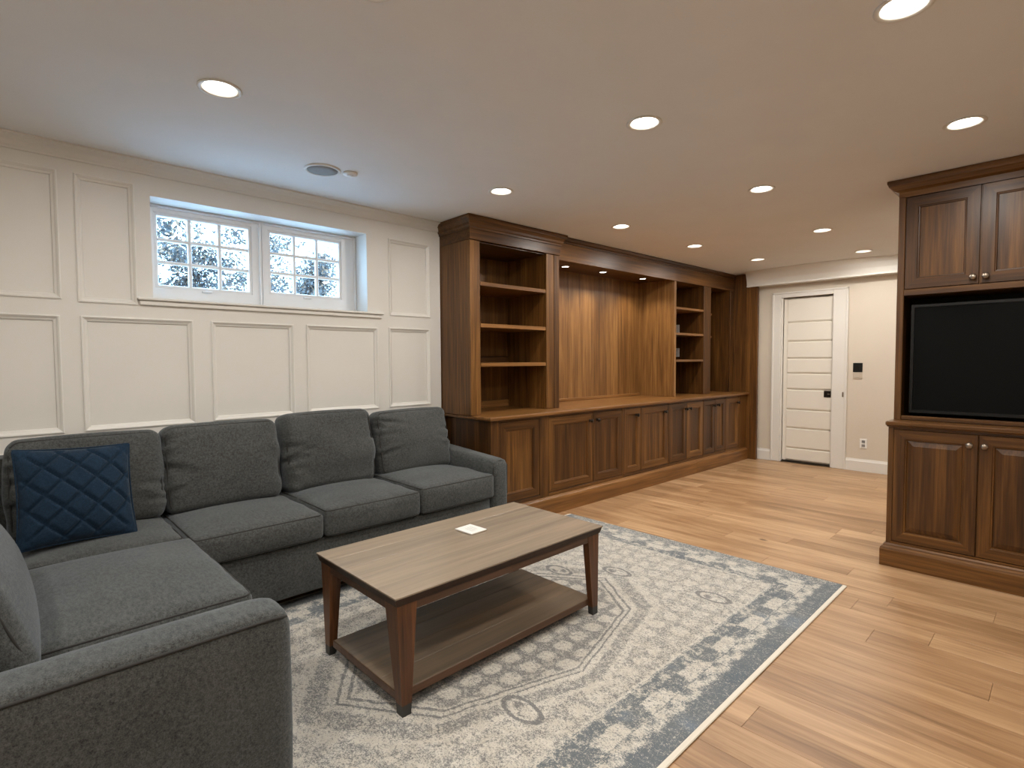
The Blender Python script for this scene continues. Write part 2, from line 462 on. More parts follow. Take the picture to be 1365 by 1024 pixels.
# ------------------------------------------------------------------ panelled window wall
PWL = lambda a, b, d: (a, WY+d, b)
WX1 = 2.725
panels = [(-1.35, -.60, .966, 1.595), (-.52, .247, .966, 1.595), (.331, .870, .966, 1.597), (.968, 1.481, .972, 1.597), (1.569, 2.131, .976, 1.600), (2.225, 2.616, .978, 1.606),
          (-.45, .257, 1.680, 2.357), (-1.35, -.53, 1.680, 2.357), (.324, .593, 1.670, 2.357), (2.232, 2.620, 1.700, 2.300),
          (-1.35, -.60, .22, .88), (-.52, .247, .22, .88), (.331, .870, .22, .88), (.968, 1.481, .22, .88), (1.569, 2.131, .22, .88), (2.225, 2.616, .22, .88)]
WIN = (.668, 2.045, 1.715, 2.305)
g = G()
rect_holes(g, PWL, XB-.1, WX1, 0, H+.15, panels+[WIN])
DP = .022
for a0, a1, b0, b1 in panels:      # recess sides and back
    g.rings(PWL, [(a0, a1, b0, b1, 0), (a0, a1, b0, b1, DP+.01)])
# window reveal
ND = .176
g.rings(PWL, [(*WIN, 0), (*WIN, .34)], close_last=False)
rect_holes(g, lambda a, b, d: (a, WY+.34, b), XB-.1, WX1, 0, H+.15, [WIN])
g.quadpts([(WX1, WY, 0), (WX1, WY+.34, 0), (WX1, WY+.34, H+.15), (WX1, WY, H+.15)])
wall_l = struct('wall_left', g, white_paint)
for i, (a0, a1, b0, b1) in enumerate(panels):
    g = G(); g.box(a0+.001, a1-.001, WY+DP-.006, WY+DP+.008, b0+.001, b1-.001, .001)
    o = obj('panel', g, white_paint, wall_l)
    g = G()
    prof = [(0, 0), (0, -.006), (.006, -.008), (.012, -.004), (.018, .003), (.028, .008), (.030, .0155)]
    g.rings(PWL, [(a0+q, a1-q, b0+q, b1-q, d) for q, d in prof], close_last=False)
    obj('panel_moulding', g, white_trim, wall_l)
# crown moulding, window sill, baseboard
g = G(); g.sweep([(XB, WY), (WX1, WY)], [(0, H-.066), (.010, H-.066), (.014, H-.058), (.022, H-.050), (.034, H-.030), (.056, H-.016), (.072, H-.012), (.080, H-.010), (.080, H-.0005), (0, H-.0005)])
struct('trim_1', g, white_trim)
g = G()
g.box(.590, 2.170, WY-.034, WY+.02, 1.700, 1.716, .004)
g.box(.600, 2.160, WY-.018, WY-.001, 1.672, 1.700, .004)
g.box(WIN[0]+.001, WIN[1]-.001, WY+.02, WY+.165, 1.702, 1.7165, .001)
struct('trim_2', g, white_trim)
g = G(); g.sweep([(XB, WY), (WX1, WY)], [(0, 0.001), (.016, 0.001), (.016, .115), (.010, .13), (.008, .145), (0, .145)])
struct('baseboard_left', g, white_trim)

# ------------------------------------------------------------------ windows
def window(idx, a0, a1, b0, b1, ga0, ga1, gb0, gb1):
    YF = WY+ND
    g = G()
    P = lambda a, b, d: (a, YF+d, b)
    g.rings(P, [(a0, a1, b0, b1, .05), (a0, a1, b0, b1, -.012), (a0+.012, a1-.012, b0+.012, b1-.012, -.014), (a0+.016, a1-.016, b0+.016, b1-.016, .004), (ga0-.022, ga1+.022, gb0-.022, gb1+.022, .004), (ga0-.022, ga1+.022, gb0-.022, gb1+.022, .05)], close_last=False)
    w = struct('window_%d' % idx, g, vinyl, origin=((a0+a1)/2, YF, b0))
    g = G()
    g.rings(P, [(ga0-.0215, ga1+.0215, gb0-.0215, gb1+.0215, .045), (ga0-.0215, ga1+.0215, gb0-.0215, gb1+.0215, .012), (ga0-.004, ga1+.004, gb0-.004, gb1+.004, .009), (ga0, ga1, gb0, gb1, .020), (ga0, ga1, gb0, gb1, .045)], close_last=False)
    obj('sash', g, vinyl, w)
    mw = .0105
    dx, dz = (ga1-ga0)/3, (gb1-gb0)/3
    for k in (1, 2):
        g = G(); g.box(ga0+dx*k-mw, ga0+dx*k+mw, YF+.014, YF+.040, gb0, gb1, .004); obj('muntin', g, vinyl, w)
        g = G(); g.box(ga0, ga1, YF+.016, YF+.038, gb0+dz*k-mw, gb0+dz*k+mw, .004); obj('muntin', g, vinyl, w)
    for i in range(3):
        for j in range(3):
            g = G(); g.box(ga0+dx*i+(.0 if i == 0 else mw)+.0005, ga0+dx*(i+1)-(0 if i == 2 else mw)-.0005, YF+.025, YF+.029,
                           gb0+dz*j+(0 if j == 0 else mw)+.0005, gb0+dz*(j+1)-(0 if j == 2 else mw)-.0005, 0)
            obj('pane', g, glass_m, w)
    g = G(); g.box((ga0+ga1)/2-.03, (ga0+ga1)/2+.03, YF-.01, YF+.006, gb0-.034, gb0-.020, .004); obj('latch', g, vinyl, w)
window(1, .670, 1.338, 1.717, 2.303, .735, 1.258, 1.822, 2.240)
window(2, 1.342, 2.043, 1.717, 2.303, 1.408, 1.908, 1.834, 2.238)
pl = bpy.data.lights.new('window_portal', 'AREA'); pl.shape = 'RECTANGLE'; pl.size = 1.5; pl.size_y = .75; pl.cycles.is_portal = True
po = bpy.data.objects.new('window_portal', pl); COL.objects.link(po); po.location = (1.36, WY+.36, 2.01); po.rotation_euler = (-PI/2, 0, 0)

# ------------------------------------------------------------------ other walls
def wallbox(name, x0, x1, y0, y1, mat, z1=H+.15):
    g = G(); g.box(x0, x1, y0, y1, -.01, z1, 0); return struct(name, g, mat)
wallbox('wall_alcove', 2.727, 9.2, 4.03, 4.3, white_paint)
wallbox('wall_back', XB-.15, XB, YR-.1, 4.3, white_paint)
wallbox('wall_right', XB, 9.2, YR-.15, YR, cream_paint)
wallbox('wall_partition', 4.75, 4.90, YR, .70, cream_paint)
DY0, DY1, DZ1 = 2.042, 2.650, 2.135
g = G()
PD = lambda a, b, d: (XD+d, a, b)
rect_holes(g, PD, YR-.05, 4.05, 0, H+.15, [(DY0, DY1, -1, DZ1)])
g.rings(PD, [(DY0, DY1, 0, DZ1, 0), (DY0, DY1, 0, DZ1, .16)], close_last=False)
g.quadpts([(XD+.16, YR, 0), (XD+.16, 4.05, 0), (XD+.16, 4.05, H+.15), (XD+.16, YR, H+.15)])
wall_far = struct('wall_far', g, cream_paint)
g = G(); g.sweep([(XD, DY0-.16), (XD, YR+.005)], [(0, .001), (.018, .001), (.018, .118), (.012, .132), (.009, .146), (0, .146)])
struct('baseboard_far', g, white_trim)
g = G(); g.sweep([(XD, 2.94), (XD, DY1+.106)], [(0, .001), (.018, .001), (.018, .118), (.012, .132), (.009, .146), (0, .146)])
struct('baseboard_corner', g, white_trim)
# soffit with a bowed face
g = G()
ys = [3.035-.12*i for i in range(42)]
ys = [y for y in ys if y > YR]+[YR]
def bow(y):
    t = (y-2.25)/.9
    return 7.05+.17*min(t*t, 1.0) if y > 1.3 else 7.05+.17
prev = None
for y in ys:
    top = bow(y); bot = 7.235
    pts = [(XD+.01, y, H+.02), (top, y, H+.02), (top, y, H-.004), (top+(bot-top)*.45, y, H-.05), (top+(bot-top)*.8, y, H-.11), (bot, y, 2.315), (bot-.012, y, 2.312), (bot-.012, y, 2.297), (XD+.01, y, 2.297)]
    if prev:
        for k in range(len(pts)):
            k2 = (k+1) % len(pts); g.quadpts([prev[k], prev[k2], pts[k2], pts[k]])
    else: g.quadpts(pts)
    prev = pts
g.quadpts(prev)
struct('trim_3', g, white_trim)
# second trim: door casing
g = G()
g.box(XD-.020, XD+.001, DY1-.002, DY1+.104, 0.001, DZ1+.062, .004)
g.box(XD-.028, XD-.001, DY1+.084, DY1+.106, 0.001, DZ1+.068, .004)
g.box(XD-.020, XD+.001, DY0-.158, DY0+.002, 0.001, DZ1+.062, .004)
g.box(XD-.028, XD-.001, DY0-.160, DY0-.138, 0.001, DZ1+.068, .004)
g.box(XD-.020, XD+.001, DY0+.0, DY1-.0, DZ1-.002, DZ1+.062, .004)
g.box(XD-.028, XD-.001, DY0-.160, DY1+.106, DZ1+.046, DZ1+.068, .004)
g.box(XD+.001, XD+.03, DY1-.018, DY1-.001, 0.001, DZ1-.001, .002)
g.box(XD+.001, XD+.03, DY0+.001, DY0+.012, 0.001, DZ1-.001, .002)
struct('trim_4', g, white_trim)
g = G(); g.box(XD-.023, XD-.0195, DY0-.128, DY0-.112, .88, .94, .001)
o = obj('strike_plate', g, pewter, bpy.data.objects['trim_4'])

# sliding door with nine horizontal boards
dz = [.022, .187, .447, .687, .948, 1.153, 1.345, 1.565, 1.809, 2.118]
g = G()
XF = XD+.045
g.box(XF+.006, XF+.035, DY0+.013, DY1-.019, .022, DZ1-.012, .002)
g.box(XF-.004, XF+.006, DY1-.068, DY1-.020, .022, DZ1-.012, .002)
door = struct('door_1', g, door_paint, origin=(XF, (DY0+DY1)/2, 0))
PDR = lambda a, b, d: (XF+d, a, b)
for b0, b1 in zip(dz, dz[1:]):
    g = G(); a0, a1 = DY0+.014, DY1-.070
    g.rings(PDR, [(a0, a1, b0+.002, b1-.002, .006), (a0, a1, b0+.002, b1-.002, .002), (a0+.002, a1-.002, b0+.022, b1-.012, -.014)])
    obj('panel', g, door_paint, door)
g = G(); g.box(XF-.022, XF-.003, DY0+.022, DY0+.100, .865, .945, .002); hd = obj('door_handle', g, black_metal, door)
g = G(); g.box(XF-.025, XF-.0215, DY0+.032, DY0+.060, .898, .912, .001); obj('finger_pull', g, pewter, hd)

# switches and outlets on the far wall
def plate(name, label, cat, y, z, w, h_, mat, inner, imat):
    t = thing(name, label, cat, (XD, y, z-h_/2))
    g = G(); g.box(XD-.008, XD-.0005, y-w/2, y+w/2, z-h_/2, z+h_/2, .002); obj('cover_plate', g, mat, t)
    for (dy, dz_, ww, hh, nm) in inner:
        g = G(); g.box(XD-.012, XD-.0075, y+dy-ww/2, y+dy+ww/2, z+dz_-hh/2, z+dz_+hh/2, .001); obj(nm, g, imat, t)
plate('wall_control', 'black square control panel on the cream wall beside the white door', 'control panel', 1.775, 1.237, .098, .108, black_plastic, [(.004, 0, .05, .05, 'display')], black_metal)
plate('blank_plate', 'beige cover plate on the cream wall just under the black control panel', 'plate', 1.775, 1.137, .094, .072, almond_plastic, [(0, 0, .06, .04, 'rocker')], almond_plastic)
plate('power_outlet', 'white power outlet low on the cream wall above the baseboard', 'outlet', 1.70, .335, .074, .112, white_plastic, [(0, .024, .034, .030, 'socket'), (0, -.024, .034, .030, 'socket')], grille_grey)

# ------------------------------------------------------------------ downlights, speaker, detector
LAB = {0: 'recessed downlight nearest the window wall, largest one at upper left', 1: 'recessed downlight alone in the upper middle of the ceiling', 2: 'recessed downlight just left of the television cabinet crown',
       3: 'recessed downlight cut by the top edge above the television cabinet', 4: 'recessed downlight just before the tall left bookcase', 5: 'recessed downlight in the middle row, second behind the upper middle one',
       6: 'recessed downlight in front of the niche with puck lights', 7: 'recessed downlight in the middle row between the niche and the television cabinet', 8: 'recessed downlight near the right end of the niche',
       9: 'recessed downlight before the dark far end of the built-in', 10: 'recessed downlight closest to the bowed white soffit', 11: 'recessed downlight at the very top edge, left of centre'}
def downlight(i, x, y):
    t = thing('ceiling_downlight', LAB.get(i, 'round recessed downlight'), 'ceiling light', (x, y, H), 0, 'recessed ceiling downlights')
    g = G(); g.lathe((x, y, H), (0, 0, -1), [(RC+.001, -.0), (RC+.016, .0005), (RC+.017, .004), (RC+.010, .006), (RC+.001, .004), (RC-.001, -.004), (RC+.0, -.0)], 28, cap=False); obj('trim_ring', g, white_trim, t, True)
    g = G(); g.lathe((x, y, H), (0, 0, 1), [(RC-.001, -.003), (RC-.010, .022)], 28, cap=False); obj('reflector', g, white_trim, t, True)
    g = G(); g.lathe((x, y, H), (0, 0, 1), [(RC-.009, .020), (RC-.030, .018), (.001, .017)], 28, cap=True); obj('lens', g, lamp_m, t, True)
    ld = bpy.data.lights.new('downlight_lamp', 'AREA'); ld.shape = 'DISK'; ld.size = .10; ld.energy = SPOT_W; ld.color = LAMP_COL
    lo = bpy.data.objects.new('downlight_lamp', ld); COL.objects.link(lo); lo.parent = t; lo.location = (0, 0, -.008)
for i, (x, y) in enumerate(LIGHTS): downlight(i, x, y)
for j, (x, y) in enumerate(HIDDEN):
    downlight(99, x, y)
HL = ['downlight almost straight above the camera', 'downlight behind the camera over the sofa return', 'downlight behind the camera near its middle', 'downlight in the far corridor hidden by the television cabinet', 'downlight to the right of the camera by the side wall', 'downlight by the side wall in front of the television cabinet', 'last downlight of the corridor by the far wall, hidden']
hk = 0
for o in list(COL.objects):
    if o.get('label') == 'round recessed downlight':
        hl = HL[hk]; hk += 1; o['label'] = hl

t = thing('ceiling_speaker', 'round grey ceiling speaker with a mesh grille above the window', 'speaker', (1.439, 3.13, H))
g = G(); g.lathe((1.439, 3.13, H), (0, 0, -1), [(.104, 0), (.104, .006), (.098, .010), (.090, .009), (.088, .005), (.088, 0)], 40, cap=False); obj('rim', g, white_trim, t, True)
g = G(); g.lathe((1.439, 3.13, H), (0, 0, -1), [(.088, .002), (.087, .0065), (.04, .008), (.001, .0085)], 40); obj('grille', g, grille_grey, t, True)
t = thing('smoke_detector', 'small round white detector on the ceiling next to the speaker', 'detector', (1.588, 3.075, H))
g = G(); g.lathe((1.588, 3.075, H), (0, 0, -1), [(.042, 0), (.042, .010), (.038, .014), (.001, .015)], 28); obj('housing', g, white_plastic, t, True)
g = G(); g.lathe((1.588, 3.075, H), (0, 0, -1), [(.020, .0145), (.018, .017), (.001, .0175)], 20); obj('sensor_cap', g, white_trim, t, True)

# ------------------------------------------------------------------ built-in wall unit (frame u,v,z rotated by A)
def knob(parent, P, a, b, mat):
    """round knob on a stem, pointing along -d"""
    c = Vector(P(a, b, 0)); ax = Vector(P(a, b, -1))-c
    g = G(); g.lathe(c, ax, [(.014, 0), (.014, .004), (.006, .006), (.006, .018), (.016, .023), (.019, .030), (.014, .037), (.001, .039)], 14)
    obj('knob', g, mat, parent, True)
def panel_door(parent, P, a0, a1, b0, b1, mats, knob_at=None, fw=.068, kmat=None, raised=True, nm='door'):
    g = G(); T = .02
    g.rings(P, [(a0, a1, b0, b1, T), (a0, a1, b0, b1, .002), (a0+.002, a1-.002, b0+.002, b1-.002, 0), (a0+fw, a1-fw, b0+fw, b1-fw, 0), (a0+fw+.003, a1-fw-.003, b0+fw+.003, b1-fw-.003, .005),
               (a0+fw+.009, a1-fw-.009, b0+fw+.009, b1-fw-.009, .006), (a0+fw+.012, a1-fw-.012, b0+fw+.012, b1-fw-.012, .014)], close_last=False, mi_v=0, mi_h=1)
    d = obj(nm, g, mats, parent)
    g = G(); q = fw+.0115
    if raised: g.rings(P, [(a0+q, a1-q, b0+q, b1-q, .016), (a0+q, a1-q, b0+q, b1-q, .014), (a0+q+.030, a1-q-.030, b0+q+.030, b1-q-.030, .005), (a0+q+.032, a1-q-.032, b0+q+.032, b1-q-.032, .004)])
    else: g.rings(P, [(a0+q, a1-q, b0+q, b1-q, .016), (a0+q, a1-q, b0+q, b1-q, .0135)])
    obj('panel', g, mats[0], d)
    if knob_at: knob(d, P, knob_at[0], knob_at[1], kmat or black_metal)
    return d
VF = 3.212                                   # base cabinet face
PB = lambda a, b, d: (a, VF-.018+d, b)
bases = [
 ('walnut base cabinet with a single door at the left end, behind the sofa arm', 2.700, 3.300, [(2.795, 3.245, None)]),
 ('walnut base cabinet with two wide doors and knobs, second from the left', 3.300, 4.440, [(3.362, 3.962, 3.915), (3.968, 4.418, 4.02)]),
 ('walnut base cabinet of a narrow and a wide door, in the middle under the niche', 4.440, 5.282, [(4.458, 4.745, 4.66), (4.751, 5.270, 5.19)]),
 ('walnut base cabinet with two knobs close together, below the right side of the niche', 5.282, 6.048, [(5.298, 5.668, 5.635), (5.674, 6.040, 5.715)]),
 ('walnut base cabinet with two narrow doors under the right bookcase', 6.048, 6.620, [(6.058, 6.334, 6.29), (6.340, 6.610, 6.40)]),
 ('walnut base cabinet with one door at the far right end of the unit', 6.620, 7.195, [(6.640, 6.985, 6.94)]),
]
for lab, u0, u1, doors in bases:
    t = thing('base_cabinet', lab, 'cabinet', ((u0+u1)/2, (VF+3.88)/2, 0), A, 'walnut base cabinets of the wall unit')
    g = G(); e = .0006
    g.box(u0+e, u1-e, VF+.02, 3.88, .002, .868, .001)
    o = obj('carcass', g, walnut_v, t)
    g = G(); us = [u0]
    for a0, a1, k in doors: us += [a0-.0025, a1+.0025]
    us.append(u1)
    for a, b_ in zip(us[::2], us[1::2]):
        if b_-a > .004: g.box(a+e, b_-e, VF, VF+.02, .160, .868, .001)
    g.box(u0+e, u1-e, VF+.0005, VF+.02, .100, .186, .001, 1); g.box(u0+e, u1-e, VF+.0005, VF+.02, .850, .868, .001, 1)
    obj('face_frame', g, [walnut_v, walnut_x], t)
    for a0, a1, k in doors:
        panel_door(t, lambda a, b, d: (a, VF+.001+d, b), a0, a1, .190, .846, [walnut_v, walnut_x], (k, .775) if k else None, fw=min(.066, (a1-a0)*.2), raised=False)
# plinth boards
for k, (u0, u1, lab) in enumerate([(2.690, 5.849, 'long walnut plinth board along the floor below the wall unit'), (5.851, 7.195, 'short walnut plinth board at the far right end of the wall unit')]):
    g = G()
    path = ([(u0, 3.7)] if k == 0 else [])+[(u0, 3.211), (u1, 3.211)]
    g.sweep(path, [(0, .001), (.030, .001), (.030, .128), (.026, .140), (.012, .150), (.008, .157), (0, .158)])
    o = obj('plinth_board', g, [walnut_top], origin=(u0, 3.211, 0)); o.location = RotA(u0, 3.211, 0); o.rotation_euler = (0, 0, A)
    tag(o, lab, 'plinth', 'walnut plinth boards')
# counter top
g = G()
g.sweep([(2.665, 3.93), (2.665, 3.17), (7.196, 3.17), ], [(-.02, .869), (-.004, .869), (.002, .873), (.005, .882), (.004, .893), (0, .899), (-.004, .900), (-.02, .900)])
g.box(2.680, 7.196, 3.185, 3.93, .869, .900, 0)
o = obj('countertop', g, walnut_top, origin=(4.9, 3.5, .87)); o.location = RotA(4.9, 3.5, .87); o.rotation_euler = (0, 0, A)
tag(o, 'long walnut counter top running over all the base cabinets', 'counter top')

ZC = .9005
def crown(parent, path, zb, zt, out, mat):
    h_ = zt-zb
    g = G(); g.sweep(path, [(0, zb), (.008, zb), (.010, zb+h_*.16), (.018, zb+h_*.24), (out*.45, zb+h_*.42), (out*.72, zb+h_*.60), (out*.86, zb+h_*.66), (out*.9, zb+h_*.74), (out, zb+h_*.84), (out, zt), (0, zt)])
    return obj('crown_moulding', g, mat, parent)
# tall left bookcase
UT0, UT1, VT, VB_ = 2.643, 3.682, 3.383, 3.93
t = thing('tall_bookcase', 'tall walnut bookcase with three shelves standing on the left end of the counter', 'bookcase', ((UT0+UT1)/2, (VT+VB_)/2, ZC), A)
g = G(); g.box(UT0, UT0+.02, VT+.02, VB_, ZC, 2.44, .001); obj('side_panel', g, walnut_v, t)
g = G(); g.box(UT1-.02, UT1, VT+.02, VB_, ZC, 2.44, .001); obj('side_panel', g, walnut_v, t)
g = G(); g.box(UT0+.0205, UT1-.0205, VB_-.022, VB_-.004, ZC, 2.44, 0); obj('back_panel', g, walnut_v, t)
g = G(); g.box(UT0, UT0+.102, VT, VT+.02, ZC, 2.30, .003); obj('stile', g, walnut_v, t)
g = G(); g.box(3.512, 3.606, VT, VT+.02, ZC, 2.30, .003); obj('stile', g, walnut_v, t)
g = G(); g.box(3.611, UT1, VT, VT+.02, ZC, 2.30, .003); obj('stile', g, walnut_v, t)
for u_ in ((UT0+.104, UT0+.108), (3.508, 3.5115)):
    g = G(); g.box(*u_, VT+.0205, VB_-.0225, ZC, 2.30, 0); obj('side_lining', g, walnut_v, t)
for z in (1.963, 1.628, 1.308):
    g = G(); g.box(UT0+.1085, 3.5075, VT+.004, VB_-.023, z-.016, z+.016, .002); obj('shelf', g, walnut_top, t)
g = G(); g.box(UT0+.11, 3.505, VB_-.045, VB_-.0225, ZC, .965, .003); obj('back_rail', g, walnut_top, t)
g = G(); g.box(UT0+.11, 3.505, VB_-.040, VB_-.0225, 1.3245, 1.385, .003); obj('back_rail', g, walnut_x, t)
g = G(); g.box(UT0+.021, UT1-.021, VT+.021, VB_-.0225, 2.292, 2.30, 0); obj('top_panel', g, walnut_x, t)
g = G(); g.box(UT0-.006, UT1+.006, VT-.008, VT+.02, 2.303, 2.41, .002); g.box(UT0-.006, UT0+.0, VT+.02, VB_, 2.303, 2.41, .001); g.box(UT1+.0, UT1+.006, VT+.02, VB_-.3, 2.303, 2.41, .001); obj('frieze', g, walnut_x, t)
crown(t, [(UT0-.006, VB_-.02), (UT0-.006, VT-.008), (UT1+.006, VT-.008), (UT1+.006, VT-.007)][::1], 2.385, H-.003, .048, walnut_x)
# niche
VH = 3.398
UN1 = 5.688
t = thing('display_niche', 'wide open walnut niche with a boarded back and lit soffit, between the bookcases', 'niche', ((UT1+UN1)/2, 3.7, ZC), A)
nb = 9; w_ = (UN1-.001-UT1-.001)/nb
for k in range(nb):
    g = G(); g.box(UT1+.001+w_*k+.0004, UT1+.001+w_*(k+1)-.0004, 3.88, 3.90, ZC, 2.42, .0012); obj('board', g, walnut_pan, t)
g = G(); g.box(UT1+.001, UN1-.001, 3.862, 3.8795, ZC, .932, .004); obj('back_rail', g, walnut_top, t)
g = G(); g.box(UT1+.002, UN1-.001, VH+.021, 3.8795, 2.288, 2.304, .001); so = obj('soffit', g, walnut_x, t)
g = G(); g.box(UT1+.007, 7.195, VH, VH+.02, 2.268, 2.43, .002); obj('header', g, walnut_x, t)
cr2 = crown(t, [(UT1+.007, VH), (7.195, VH)], 2.43, H-.003, .026, walnut_x)
for k, (u, v) in enumerate([(4.074, 3.660), (4.637, 3.628), (5.361, 3.615)]):
    lab = ['leftmost puck light in the niche soffit, next to the tall bookcase', 'middle puck light in the niche soffit', 'rightmost puck light in the niche soffit, near the side panel'][k]
    q = thing('puck_light', lab, 'puck light', (u, v, 2.288), A, 'puck lights under the niche soffit')
    g = G(); g.lathe((u, v, 2.2878), (0, 0, -1), [(.044, 0), (.044, .006), (.038, .009), (.035, .006), (.035, 0)], 24, cap=False); obj('trim_ring', g, pewter, q, True)
    g = G(); g.lathe((u, v, 2.2878), (0, 0, -1), [(.035, .002), (.034, .006), (.001, .009)], 24); obj('lens', g, lamp_m, q, True)
    ld = bpy.data.lights.new('puck_lamp', 'SPOT'); ld.energy = 27; ld.color = (1, .90, .76); ld.spot_size = math.radians(125); ld.spot_blend = .8; ld.shadow_soft_size = .02
    lo = bpy.data.objects.new('puck_lamp', ld); COL.objects.link(lo); lo.parent = q; lo.location = (0, 0, -.012)
# right bookcase
t = thing('double_bookcase', 'right walnut bookcase with two openings, between the niche and the end panel', 'bookcase', (6.44, 3.65, ZC), A)
g = G(); g.box(UN1, UN1+.02, VH+.0205, 3.90, ZC, 2.2875, .001); obj('side_panel', g, walnut_pan, t)
g = G(); g.box(UN1, 5.735, VH, VH+.02, ZC, 2.266, .003); obj('stile', g, walnut_pan, t)
g = G(); g.box(6.385, 6.568, VH, VH+.02, ZC, 2.266, .003); g.box(6.385, 6.40, VH+.0205, 3.879, ZC, 2.266, 0); g.box(6.553, 6.568, VH+.0205, 3.879, ZC, 2.266, 0); obj('divider', g, walnut_v, t)
g = G(); g.box(7.10, 7.195, VH, VH+.02, ZC, 2.266, .003); g.box(7.10, 7.115, VH+.0205, 3.879, ZC, 2.266, 0); obj('stile', g, walnut_v, t)
g = G(); g.box(UN1+.0205, 7.195, 3.88, 3.898, ZC, 2.2875, 0); obj('back_panel', g, walnut_v, t)
g = G(); g.box(UN1+.0205, 7.195, VH+.0205, 3.879, 2.268, 2.280, 0); obj('top_panel', g, walnut_x, t)
for z in (1.955, 1.650, 1.330):
    g = G(); g.box(5.7365, 6.3845, VH+.004, 3.8795, z-.014, z+.014, .002); obj('shelf', g, walnut_top, t)
for z in (1.965, 1.655):
    g = G(); g.box(6.5695, 7.0995, 3.66, 3.8795, z-.014, z+.014, .002); obj('shelf', g, walnut_top, t)
for z, lab in ((1.742, 'white outlet plate inside the right bookcase, on the upper shelf'), (1.436, 'white outlet plate inside the right bookcase, on the lower shelf')):
    q = thing('shelf_outlet', lab, 'outlet', (6.384, 3.772, z-.057), A, 'white plates inside the right bookcase')
    g = G(); g.box(6.377, 6.3845, 3.735, 3.812, z-.057, z+.057, .002); obj('cover_plate', g, white_plastic, q)
    for dz_ in (-.024, .024):
        g = G(); g.box(6.374, 6.3775, 3.757, 3.790, z+dz_-.014, z+dz_+.014, .001); obj('socket', g, white_trim, q)
# end panel
g = G(); g.box(7.2, 7.232, 3.075, 3.93, .002, H-.004, .002); g.box(7.232, 7.30, 3.10, 3.93, .002, H-.004, .001)
o = obj('end_panel', g, walnut_v, origin=(7.22, 3.4, 0)); o.location = RotA(7.22, 3.4, 0); o.rotation_euler = (0, 0, A)
tag(o, 'tall plain walnut end panel closing the wall unit next to the white door', 'panel')

# ------------------------------------------------------------------ television cabinet on the right
t = thing('television_cabinet', 'tall walnut television cabinet with panelled doors at the right edge', 'cabinet', (4.4, 0, 0))
YE = -.83
XL, XU = 4.140, 4.260
PL = lambda a, b, d: (XL+d, a, b)
PU = lambda a, b, d: (XU+d, a, b)
g = G(); g.box(XL+.021, 4.72, YE, .8155, .002, .904, .001); obj('lower_carcass', g, walnut_v, t)
ldoors = [(.376, .786, .412), (-.038, .370, .345), (-.452, -.044, -.41), (-.826+.03, -.458, -.50)]
udoors = [(.408, .772, .432), (.040, .402, .374), (-.328, .034, -.294), (-.80, -.334, -.37)]
def frameu(P, spans, y0, y1, z0, z1, zb, zt, T, nm):
    g = G(); us = [y0]
    for a0, a1, k in sorted(spans): us += [a0-.002, a1+.002]
    us.append(y1)
    for a, b_ in zip(us[::2], us[1::2]):
        if b_-a > .004: g.rings(P, [(a, b_, z0, z1, T), (a, b_, z0, z1, 0)], mi_v=0, mi_h=0)
    g.rings(P, [(y0, y1, z0, zb, T), (y0, y1, z0, zb, .0005)], mi_v=1, mi_h=1); g.rings(P, [(y0, y1, zt, z1, T), (y0, y1, zt, z1, .0005)], mi_v=1, mi_h=1)
    return obj(nm, g, [walnut_v, walnut_y], t)
frameu(PL, ldoors, YE, .8155, .130, .904, .162, .892, .0205, 'lower_face_frame')
for a0, a1, k in ldoors:
    panel_door(t, lambda a, b, d: (XL-.001+d, a, b), a0, a1, .166, .888, [walnut_v, walnut_y], (k, .826), fw=.058, kmat=pewter)
g = G(); g.sweep([(4.72, .8155), (XL, .8155), (XL, YE)][::-1], [(0, .001), (-.028, .001), (-.028, .108), (-.024, .122), (-.012, .130), (-.010, .138), (-.003, .146), (0, .147)]); obj('plinth', g, walnut_y, t)
g = G(); g.box(4.110, 4.72, YE, .828, .912, .940, .006); g.box(4.122, 4.72, YE, .822, .9045, .912, .002); obj('counter', g, walnut_topy, t)
# upper hutch
g = G(); g.box(XU+.021, 4.72, .792, .8125, .9405, 2.43, .001); obj('side_panel', g, walnut_v, t)
g = G(); g.box(XU, XU+.02, .775, .8125, .9405, 2.385, .003); obj('stile', g, walnut_v, t)
g = G(); g.box(XU+.0205, 4.70, YE, .7915, 1.748, 2.40, .001); obj('upper_carcass', g, walnut_v, t)
g = G(); g.box(4.64, 4.70, YE, .7915, .9405, 1.747, .001); obj('back_panel', g, cavity_shade, t)
g = G(); g.box(XU+.004, XU+.03, YE, .7745, .9405, .968, .003); obj('bottom_rail', g, walnut_y, t)
frameu(PU, udoors, YE, .7745, 1.748, 2.40, 1.784, 2.375, .0202, 'upper_face_frame')
for a0, a1, k in udoors:
    panel_door(t, lambda a, b, d: (XU-.001+d, a, b), a0, a1, 1.788, 2.372, [walnut_v, walnut_y], (k, 1.828), fw=.062, kmat=pewter, raised=False)
crown(t, [(4.70, .8125), (XU, .8125), (XU, YE)][::-1], 2.378, H-.003, -.056, walnut_y)
